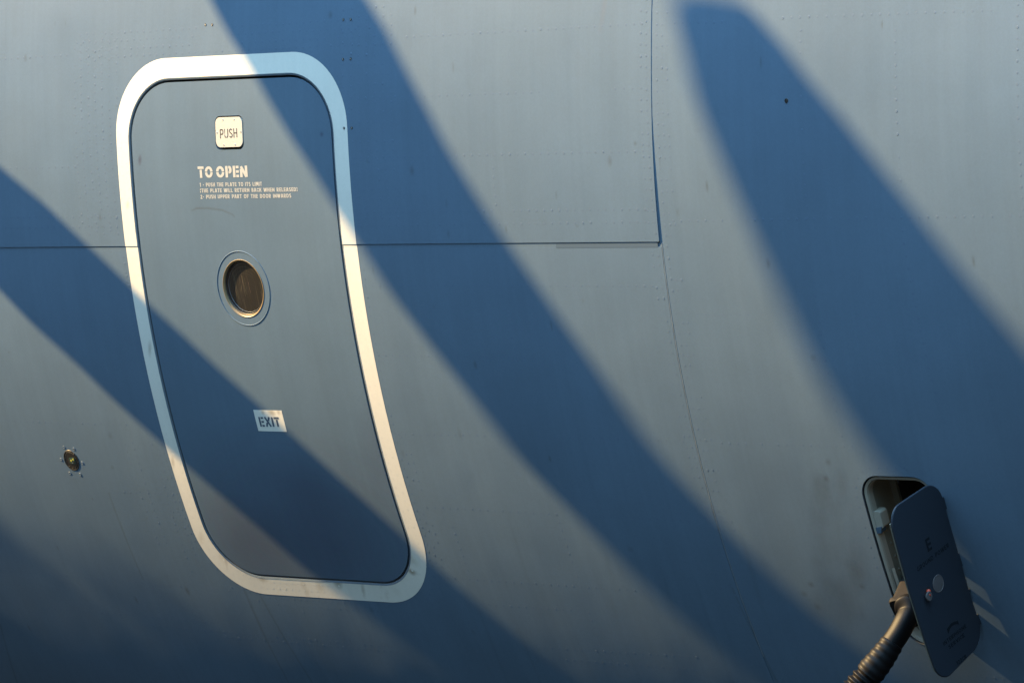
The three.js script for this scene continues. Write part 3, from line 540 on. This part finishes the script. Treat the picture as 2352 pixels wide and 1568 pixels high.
// ---------------------------------------------------------------- service hatch, its flap and the plug in it
{
  const bay = group('service_hatch', plane, 'open service hatch with a pale frame');
  const lp = (o, r = BR) => dens(rrect(BX0 + o, BV0 + o, BX1 - o, BV1 - o, Math.max(0.01, r - o), 10));
  mesh('outer_lip', mergeGeometries([band(lp(-0.001), lp(0.0012), NR + 0.0005, NR - 0.001), band(lp(0.0012), lp(0.0026), NR - 0.001, -0.012)]), MAT.rubber, bay);
  mesh('frame', mergeGeometries([band(lp(0.0026), lp(0.0036), -0.004, 0.0006), band(lp(0.0036), lp(0.0095), 0.0006, -0.0018), band(lp(0.0095), lp(0.011), -0.0018, -0.0065), band(lp(0.011), lp(0.0122), -0.0065, -0.0055), band(lp(0.0122), lp(0.0126), -0.0055, -0.02)]), MAT.frame, bay);
  mesh('wall', band(lp(0.0115), lp(0.0115), -0.018, -0.085), MAT.primer, bay);
  mesh('inner_flange', mergeGeometries([band(lp(0.0115), lp(0.03), -0.085, -0.085), band(lp(0.03), lp(0.03), -0.085, -0.098)]), MAT.primer, bay);
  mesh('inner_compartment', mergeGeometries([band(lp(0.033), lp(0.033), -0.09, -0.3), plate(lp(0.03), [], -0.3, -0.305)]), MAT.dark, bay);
  // striker block and its torn tape
  mesh('striker', plate(rrect(BX0 + 0.006, 1.118, BX0 + 0.031, 1.160, 0.006, 4), [], -0.004, -0.03), MAT.frame, bay);
  mesh('striker_notch', plate([[BX0 + 0.003, 1.160], [BX0 + 0.026, 1.156], [BX0 + 0.021, 1.172], [BX0 + 0.004, 1.174]], [], -0.0012, -0.02), MAT.sealant, bay);
  const fg = new SB(); for (let i = 0; i < 9; i++) { const v = 1.268 + i * 0.006, w = 0.0195 + 0.004 * Math.abs(noise.noise(i * 0.9, 2, 3)) + 0.003; fg.quad([BX0 + 0.016, v, -0.006], [BX0 + 0.016, v + 0.006, -0.006], [BX0 + w, v + 0.006, -0.0095], [BX0 + w - 0.001, v, -0.0095]); }
  mesh('torn_tape', fg.geo(), MAT.frame, bay);
  for (const v of [1.18, 1.215, 1.25, 1.285, 1.32, 1.355, 1.39]) { // rivet heads on the side wall
    const c = M(BX0 + 0.0118, v, -0.036), s = new THREE.SphereGeometry(0.0042, 12, 8); s.scale(0.4, 1, 1); s.translate(c.x, c.y, c.z); mesh('wall_rivet', s, MAT.primer, bay);
  }
  const nt = new SB(); nt.quad([1.0595, BV0 + 0.002, -0.0015], [1.0595, BV0 + 0.0185, -0.0015], [1.0615, BV0 + 0.0185, -0.0015], [1.0615, BV0 + 0.002, -0.0015]); mesh('frame_notch', nt.geo(), MAT.dark, bay);

  // flap, standing straight out from its hinge on the right of the opening
  const flap = group('hatch_flap', plane, 'dark hatch flap standing open on its hinge');
  const XH = 1.1905, G0 = 0.009, WF = 0.196, FV0 = 1.021, FV1 = 1.441, FR = 0.046, TH = 0.006, LEAN = 0.02;
  const FM = (u, v, t) => M(XH + u * LEAN + t, v, G0 + u);   // u from hinge to free edge, t through the sheet (+ towards the camera)
  const fgeo = (f) => { const p = [], uvs = []; f((...q) => { for (const [u, v, t] of q) { const m = FM(u, v, t); p.push(m.x, m.y, m.z); uvs.push((u + 1) * 0.7, v * 0.35); } }); return geo(p, uvs, 0.5); };
  const out = dens(rrect(0, FV0, WF, FV1, [0.052, 0.042, FR, 0.055], 10), 0.04), inn = out.map((q) => { const c = [WF / 2, (FV0 + FV1) / 2]; return [q[0] + Math.sign(c[0] - q[0]) * Math.min(0.0012, Math.abs(c[0] - q[0])), q[1] + Math.sign(c[1] - q[1]) * Math.min(0.0012, Math.abs(c[1] - q[1]))]; });
  mesh('flap_skin', fgeo((T) => {
    const tr = THREE.ShapeUtils.triangulateShape(inn.map((q) => new THREE.Vector2(...q)), []);
    for (const f of tr) for (const t of [0, -TH]) { const q = f.map((i) => [inn[i][0], inn[i][1], t]); T(...q); }
    for (let i = 0; i < out.length; i++) { const j = (i + 1) % out.length;
      for (const [A, ta, B, tb] of [[inn, 0, out, -0.0012], [out, -0.0012, out, -TH + 0.0012], [out, -TH + 0.0012, inn, -TH]]) { const q = [[...A[i], ta], [...A[j], ta], [...B[j], tb], [...B[i], tb]]; T(q[0], q[1], q[2]); T(q[0], q[2], q[3]); } }
  }), MAT.flap, flap);
  mesh('stiffener', fgeo((T) => { const l = [[0.02, 1.06], [WF - 0.02, 1.06], [WF - 0.02, 1.42], [0.02, 1.42]]; for (let i = 0; i < 4; i++) { const a = l[i], b = l[(i + 1) % 4], k = 8; for (let j = 0; j < k; j++) { const P = (t) => [a[0] + (b[0] - a[0]) * t, a[1] + (b[1] - a[1]) * t], p = P(j / k), q = P((j + 1) / k); T([...p, -TH - 0.0004], [...q, -TH - 0.0004], [...q, -TH - 0.02]); T([...p, -TH - 0.0004], [...q, -TH - 0.02], [...p, -TH - 0.02]); } } }), MAT.primer, flap);
  for (const [v0, v1] of [[1.07, 1.10], [1.214, 1.246], [1.307, 1.313], [1.375, 1.40]]) { // hinge arms down into the hull
    const b = mesh('hinge_arm', fgeo((T) => {
      const pr = [[0.012, 0], [0.012, -0.012], [-0.012, -0.02], [-0.016, -0.05], [-0.01, -0.055], [-0.006, -0.024], [-0.006, -0.001]];
      for (let i = 0; i < pr.length; i++) { const a = pr[i], c = pr[(i + 1) % pr.length]; T([a[0], v0, a[1] - 0.0004], [c[0], v0, c[1] - 0.0004], [c[0], v1, c[1] - 0.0004]); T([a[0], v0, a[1] - 0.0004], [c[0], v1, c[1] - 0.0004], [a[0], v1, a[1] - 0.0004]); }
      for (const v of [v0, v1]) for (let i = 1; i + 1 < pr.length; i++) T([pr[0][0], v, pr[0][1] - 0.0004], [pr[i][0], v, pr[i][1] - 0.0004], [pr[i + 1][0], v, pr[i + 1][1] - 0.0004]);
    }), MAT.flap, flap);
  }
  // latch: pale round boss, sprung button on a red shaft
  const turned = (u, v, prof, m, nm, lab) => mesh(nm, fgeo((T) => { const s = 28, P = (a, q) => [u + q[0] * Math.cos(a), v + q[0] * Math.sin(a), q[1]]; for (let i = 0; i < s; i++) for (let j = 0; j + 1 < prof.length; j++) { const a = i / s * 2 * Math.PI, b = (i + 1) / s * 2 * Math.PI, q = [P(a, prof[j]), P(a, prof[j + 1]), P(b, prof[j + 1]), P(b, prof[j])]; T(q[0], q[1], q[2]); T(q[0], q[2], q[3]); } }), m, flap, lab);
  const flapUV = (zx, zy) => {                 // find flap coordinates seen at a measured point: small search
    let best = [0, 0, 1e9]; const px = zx / 2.934 + 1894.9, py = zy / 2.934 + 1033.6;
    for (let i = 0; i <= 100; i++) for (let j = 0; j <= 200; j++) {
      const u = WF * i / 100, v = FV0 + (FV1 - FV0) * j / 200, d = FM(u, v, 0).sub(V3(CAM[0], CAM[1] + YA, CAM[2])), w = d.dot(dv);
      const e = Math.hypot(PW / 2 + F * d.dot(rv) / w - px, PH / 2 - F * d.dot(uv_) / w - py); if (e < best[2]) best = [u, v, e];
    }
    return best;
  };
  const L1 = flapUV(767, 900), L2 = flapUV(697, 955), grey = std({ color: rgb(0.085, 0.073, 0.072), roughness: 0.5 });
  turned(L1[0], L1[1], [[0.0205, 0.0003], [0.0195, 0.0012], [0.0185, 0.0012], [0.018, 0.0006], [0, 0.0016]], grey, 'latch_boss', 'pale round latch cover');
  turned(L2[0], L2[1], [[0.0125, 0.0004], [0.0118, 0.0005], [0, 0.0006]], MAT.dark, 'button_well');
  { const L3 = flapUV(684, 985), a = FM(L2[0], L2[1] - 0.003, 0.001), b = FM(L3[0], L3[1], 0.0075); mesh('button_shaft', sweep([a, a.clone().lerp(b, 0.5), b], [0.0058, 0.0052, 0.0052], 16, 1, 2, V3(0, 0, 1)), MAT.red, flap, 'red latch shaft'); L2[0] = L3[0]; L2[1] = L3[1]; }
  turned(L2[0], L2[1], [[0.0055, 0.0062], [0.0105, 0.0065], [0.0110, 0.0095], [0.0102, 0.0105], [0, 0.0105]], grey, 'button_head', 'round grey latch button');
  // lettering printed on the flap
  const flapText = (text, z0, z1, cap, s) => {
    const a = flapUV(...z0), b = flapUV(...z1), t = strokes(text, s, 0.012, 0.16);
    mesh('lettering', fgeo((T) => { for (const q of t.quads) { const m = q.map((c) => [a[0] + (b[0] - a[0]) * c[0] / t.width, a[1] + (b[1] - a[1]) * c[0] / t.width - c[1] * cap, 0.0004]); T(m[0], m[1], m[2]); T(m[0], m[2], m[3]); } }), MAT.print, flap, 'dark print ' + text);
  };
  flapText('E', [697, 690], [728, 664], 0.030, 0.2);
  flapText('GROUND POWER', [628, 822], [838, 650], 0.0105, 0.17);
  flapText('INTERPHONE', [806, 1318], [958, 1194], 0.0095, 0.17);
  flapText('SERVICE', [838, 1340], [945, 1252], 0.0095, 0.17);
  flapText('122CR', [893, 1450], [960, 1397], 0.0095, 0.17);
  const ph = [[830, 1222], [838, 1196], [852, 1178], [872, 1163], [893, 1158], [900, 1160]].map((q) => flapUV(...q));
  mesh('handset_symbol', fgeo((T) => { const w = (i) => (i === 0 || i === ph.length - 1 ? 0.0062 : 0.0036); for (let i = 0; i + 1 < ph.length; i++) { const m = [[ph[i][0], ph[i][1] - w(i)], [ph[i + 1][0], ph[i + 1][1] - w(i + 1)], [ph[i + 1][0], ph[i + 1][1] + w(i + 1)], [ph[i][0], ph[i][1] + w(i)]].map((q) => [...q, 0.0004]); T(m[0], m[1], m[2]); T(m[0], m[2], m[3]); } }), MAT.print, flap);
}

// ---------------------------------------------------------------- ground power cable
{
  const g = group('power_cable', scene); g.userData = { label: 'black ribbed ground power cable plugged into the open hatch', category: 'cable' };
  const P = (zx, zy, h) => { const q = at(zx / 2.934 + 1894.9, zy / 2.934 + 1033.6, h); return M(q.x, q.v, q.n); };
  const up = V3(0.05, 0.75, 0.62).normalize();
  // plug body: a flat-topped block slanting out of the hatch
  const b0 = P(662, 862, -0.05), b1 = P(572, 1066, 0.055);
  const ax = b1.clone().sub(b0), bp = [], br = [], N = 14;
  for (let i = 0; i <= N; i++) { const t = i / N; bp.push(b0.clone().addScaledVector(ax, t)); br.push([0.042, t < 0.9 ? 0.026 : 0.028]); }
  mesh('plug_body', sweep(bp, br, 40, 1, 9, up), MAT.plug, g, 'brownish rectangular plug body');
  const fl = [0, 0.25, 0.75, 1].map((t) => b1.clone().addScaledVector(ax.clone().normalize(), -0.012 + 0.016 * t));
  mesh('plug_flange', sweep(fl, [[0.043, 0.029], [0.0455, 0.032], [0.0455, 0.032], [0.043, 0.030]], 40, 1, 7, up), MAT.plug, g);
  const pts = [P(574, 1072, 0.05), P(568, 1104, 0.07), P(545, 1150, 0.09), P(505, 1225, 0.115), P(455, 1300, 0.14), P(404, 1375, 0.165), P(347, 1450, 0.19), P(280, 1530, 0.215), P(204, 1620, 0.245)];
  const cv = new THREE.CatmullRomCurve3(pts), K = 200, len = cv.getLength();
  const neck = [], nr = [], boot = [], bo = [], cab = [], cr = [];
  for (let i = 0; i <= K; i++) {
    const t = i / K, p = cv.getPointAt(t), s = t * len;
    if (t < 0.46) { neck.push(p); const q = t / 0.46; { const k = Math.min(1, Math.max(0, (q - 0.1) / 0.14)), e = k * k * (3 - 2 * k); nr.push([0.042 - 0.0172 * e, 0.031 - 0.006 * e]); }; }
    if (t > 0.42 && t < 0.80) { boot.push(p); const q = (t - 0.42) / 0.38; bo.push((0.0275 + 0.006 * Math.min(1, q * 1.3)) * (q < 0.02 ? 0.93 : 1) + 0.0009 * Math.sin(q * 5.2 * 2 * Math.PI - 1)); }
    if (t > 0.78) { cab.push(p); const q = (t - 0.78) / 0.22; cr.push(0.0285 + 0.003 * Math.sin(q * 3.2 * 2 * Math.PI) + 0.004 * q); }
  }
  mesh('elbow', sweep(neck, nr, 36, 1, 2.4, V3(1, 0.2, 0)), MAT.cable, g);
  mesh('strain_relief', sweep(boot, bo, 40, 1, 2, V3(1, 0.2, 0)), MAT.cable, g, 'ribbed rubber strain relief');
  const e = pts[pts.length - 1], d = cv.getTangentAt(1), c2 = new THREE.CatmullRomCurve3([cab[0], cab[Math.floor(cab.length / 2)], e, e.clone().addScaledVector(d, 0.15), V3(e.x - 0.25, 1.3, e.z + 0.42), V3(e.x - 0.3, 0.35, e.z + 0.5), V3(e.x - 0.45, 0.035, e.z + 0.8), V3(e.x - 2.2, 0.035, e.z + 3), V3(e.x - 5, 0.035, e.z + 4)]);
  mesh('ribbed_collar', sweep(cab, cr, 36, 1, 2, V3(1, 0.2, 0)), MAT.cable, g);
  const cp = c2.getSpacedPoints(160).slice(6); mesh('cable_run', sweep(cp, cp.map(() => 0.024), 16, 1, 2, V3(1, 0.2, 0.1)), MAT.cable, g);
  // small latch bolt on the plug's top face
  const lb = P(597, 972, 0.028), bolt = new THREE.CylinderGeometry(0.005, 0.005, 0.016, 14); bolt.translate(lb.x, lb.y, lb.z); mesh('latch_bolt', bolt, MAT.screw, g);
  for (const [q, r] of [[P(462, 1048, 0.06), 0.007], [P(640, 1052, 0.06), 0.007]]) { const s = new THREE.SphereGeometry(r, 14, 10); s.scale(1.2, 0.8, 1); s.translate(q.x, q.y, q.z); mesh('plug_lug', s, MAT.cable, g); }
}

// ---------------------------------------------------------------- propeller, nacelle and wing between the flank and the sun (outside the frame)
{
  const X0 = -4.6, prop = group('propeller', plane);
  const X1 = -9.5, prop2 = group('propeller', plane);
  const zy = (q, x0) => { const a = at(...q), p = M(a.x, a.v), k = (p.x - x0) / SK; return [p.z + k, p.y + SM * k]; };
  const edges = [
    [[[-420, 30], [-200, 214], [0, 384], [51, 427], [102, 468], [147, 512], [198, 560], [274, 632], [343, 700], [427, 776], [503, 848], [579, 915], [617, 949], [655, 985], [718, 1041], [786, 1104], [918, 1221], [1035, 1327], [1173, 1444], [1290, 1543]],
      [[-420, 330], [-200, 500], [0, 664], [85, 753], [188, 845], [290, 944], [387, 1030], [486, 1118], [596, 1210], [706, 1305], [797, 1389], [870, 1444], [944, 1488], [1010, 1530]]],
    [[[300, -420], [395, -210], [497, 17], [533, 85], [574, 147], [615, 222], [666, 308], [718, 386], [769, 468], [830, 560], [900, 670], [1000, 800], [1100, 925], [1191, 1045], [1261, 1118], [1338, 1191], [1403, 1261], [1473, 1330], [1546, 1396], [1620, 1466], [1693, 1532]],
      [[620, -420], [735, -200], [856, 17], [897, 82], [931, 150], [969, 222], [1006, 290], [1040, 355], [1078, 417], [1112, 472], [1170, 560], [1240, 660], [1300, 745], [1370, 840], [1440, 935], [1513, 1041], [1557, 1092], [1605, 1147], [1649, 1191], [1711, 1253], [1766, 1305], [1821, 1356], [1895, 1425], [1980, 1500]]],
    [[[1590, -16], [1565, -12], [1553, 10], [1560, 50], [1577, 110], [1603, 220], [1647, 330], [1693, 439], [1742, 549], [1795, 670], [1850, 790], [1905, 890], [1975, 1000], [2060, 1115], [2150, 1220], [2230, 1310], [2300, 1400], [2360, 1480]],
      [[1640, -10], [1700, 2], [1727, 22], [1771, 73], [1815, 121], [1859, 183], [1907, 238], [1954, 293], [2006, 359], [2061, 428], [2115, 494], [2152, 542], [2260, 680], [2352, 790], [2500, 960], [2650, 1130], [2780, 1270]]],
    [[[-300, 1000], [0, 1200], [60, 1245], [120, 1290], [230, 1365], [303, 1402], [376, 1438], [486, 1480], [600, 1520]], [[-300, 1500], [-100, 1540], [100, 1552], [300, 1560], [500, 1566]]],
  ];
  const H = [6.4, YA + 0.9], H2 = [9.6, YA + 1.0];
  for (const [i, [a, b]] of edges.entries()) {                          // the last blade belongs to the outboard engine, farther from the flank
    const XP = i < 3 ? X0 : X1, HB = i < 3 ? H : H2, A = a.map((q) => zy(q, XP)), B = b.map((q) => zy(q, XP)), ra = A[A.length - 1], rb = B[B.length - 1], mid = [(ra[0] + rb[0]) / 2, (ra[1] + rb[1]) / 2], d = [HB[0] - mid[0], HB[1] - mid[1]], L = Math.hypot(...d), n = [-d[1] / L, d[0] / L];
    const sgn = (ra[0] - mid[0]) * n[0] + (ra[1] - mid[1]) * n[1] > 0 ? 1 : -1;
    const at2 = (t, w) => [mid[0] + d[0] * t + n[0] * w * sgn, mid[1] + d[1] * t + n[1] * w * sgn];
    const out = [...A, at2(0.6, 0.12), at2(0.95, 0.09), at2(0.95, -0.09), at2(0.6, -0.12), ...[...B].reverse()];
    const sh = new THREE.Shape(out.map((q) => new THREE.Vector2(q[0], q[1])));
    const e = new THREE.ExtrudeGeometry(sh, { depth: 0.006, bevelEnabled: false, steps: 1 });
    e.applyMatrix4(new THREE.Matrix4().set(0, 0, -1, XP + 0.003, 0, 1, 0, 0, 1, 0, 0, 0, 0, 0, 0, 1));
    mesh('propeller_blade', e, MAT.blade, i < 3 ? prop : prop2);
  }
  const spin = new THREE.LatheGeometry([[0, 0.75], [0.12, 0.68], [0.25, 0.5], [0.36, 0.25], [0.42, 0], [0.42, -0.25]].map((q) => new THREE.Vector2(...q)), 32); spin.rotateZ(-Math.PI / 2); spin.translate(X0, H[1], H[0]);
  mesh('spinner', spin, MAT.blade, prop);
  const spin2 = spin.clone(); spin2.translate(X1 - X0, H2[1] - H[1], H2[0] - H[0]); mesh('spinner', spin2, MAT.blade, prop2);
  const nac = new THREE.LatheGeometry([[0.42, 0], [0.62, -0.3], [0.72, -1], [0.7, -2.6], [0.45, -4.6], [0, -5.6]].map((q) => new THREE.Vector2(...q)), 40); nac.rotateZ(-Math.PI / 2); nac.translate(X0 - 0.27, H[1], H[0]);
  mesh('engine_nacelle', nac, MAT.hull, plane);
  const nac2 = nac.clone(); nac2.translate(X1 - X0, H2[1] - H[1], H2[0] - H[0]); mesh('engine_nacelle', nac2, MAT.hull, plane);
  const ws = new THREE.Shape(); ws.moveTo(0, 0); ws.quadraticCurveTo(0.1, 0.38, 1.2, 0.4); ws.quadraticCurveTo(2.8, 0.3, 4, 0); ws.quadraticCurveTo(2, -0.2, 0.6, -0.2); ws.quadraticCurveTo(0.1, -0.16, 0, 0);
  const wing = new THREE.ExtrudeGeometry(ws, { depth: 17, bevelEnabled: false, curveSegments: 16 }); wing.rotateY(0); wing.scale(-1, 1, 1); wing.translate(-7.6, YA + 2.35, 1.2);
  { const idx = wing.index; const p = wing.attributes.position; for (let i = 0; i + 2 < p.count; i += 3) for (const at of [p, wing.attributes.uv, wing.attributes.normal]) { const s = at.itemSize; for (let k = 0; k < s; k++) { const a = at.array[i * s + k]; at.array[i * s + k] = at.array[(i + 1) * s + k]; at.array[(i + 1) * s + k] = a; } } wing.computeVertexNormals(); }
  mesh('wing', wing, MAT.hull, plane);
}

renderer.render(scene, camera);
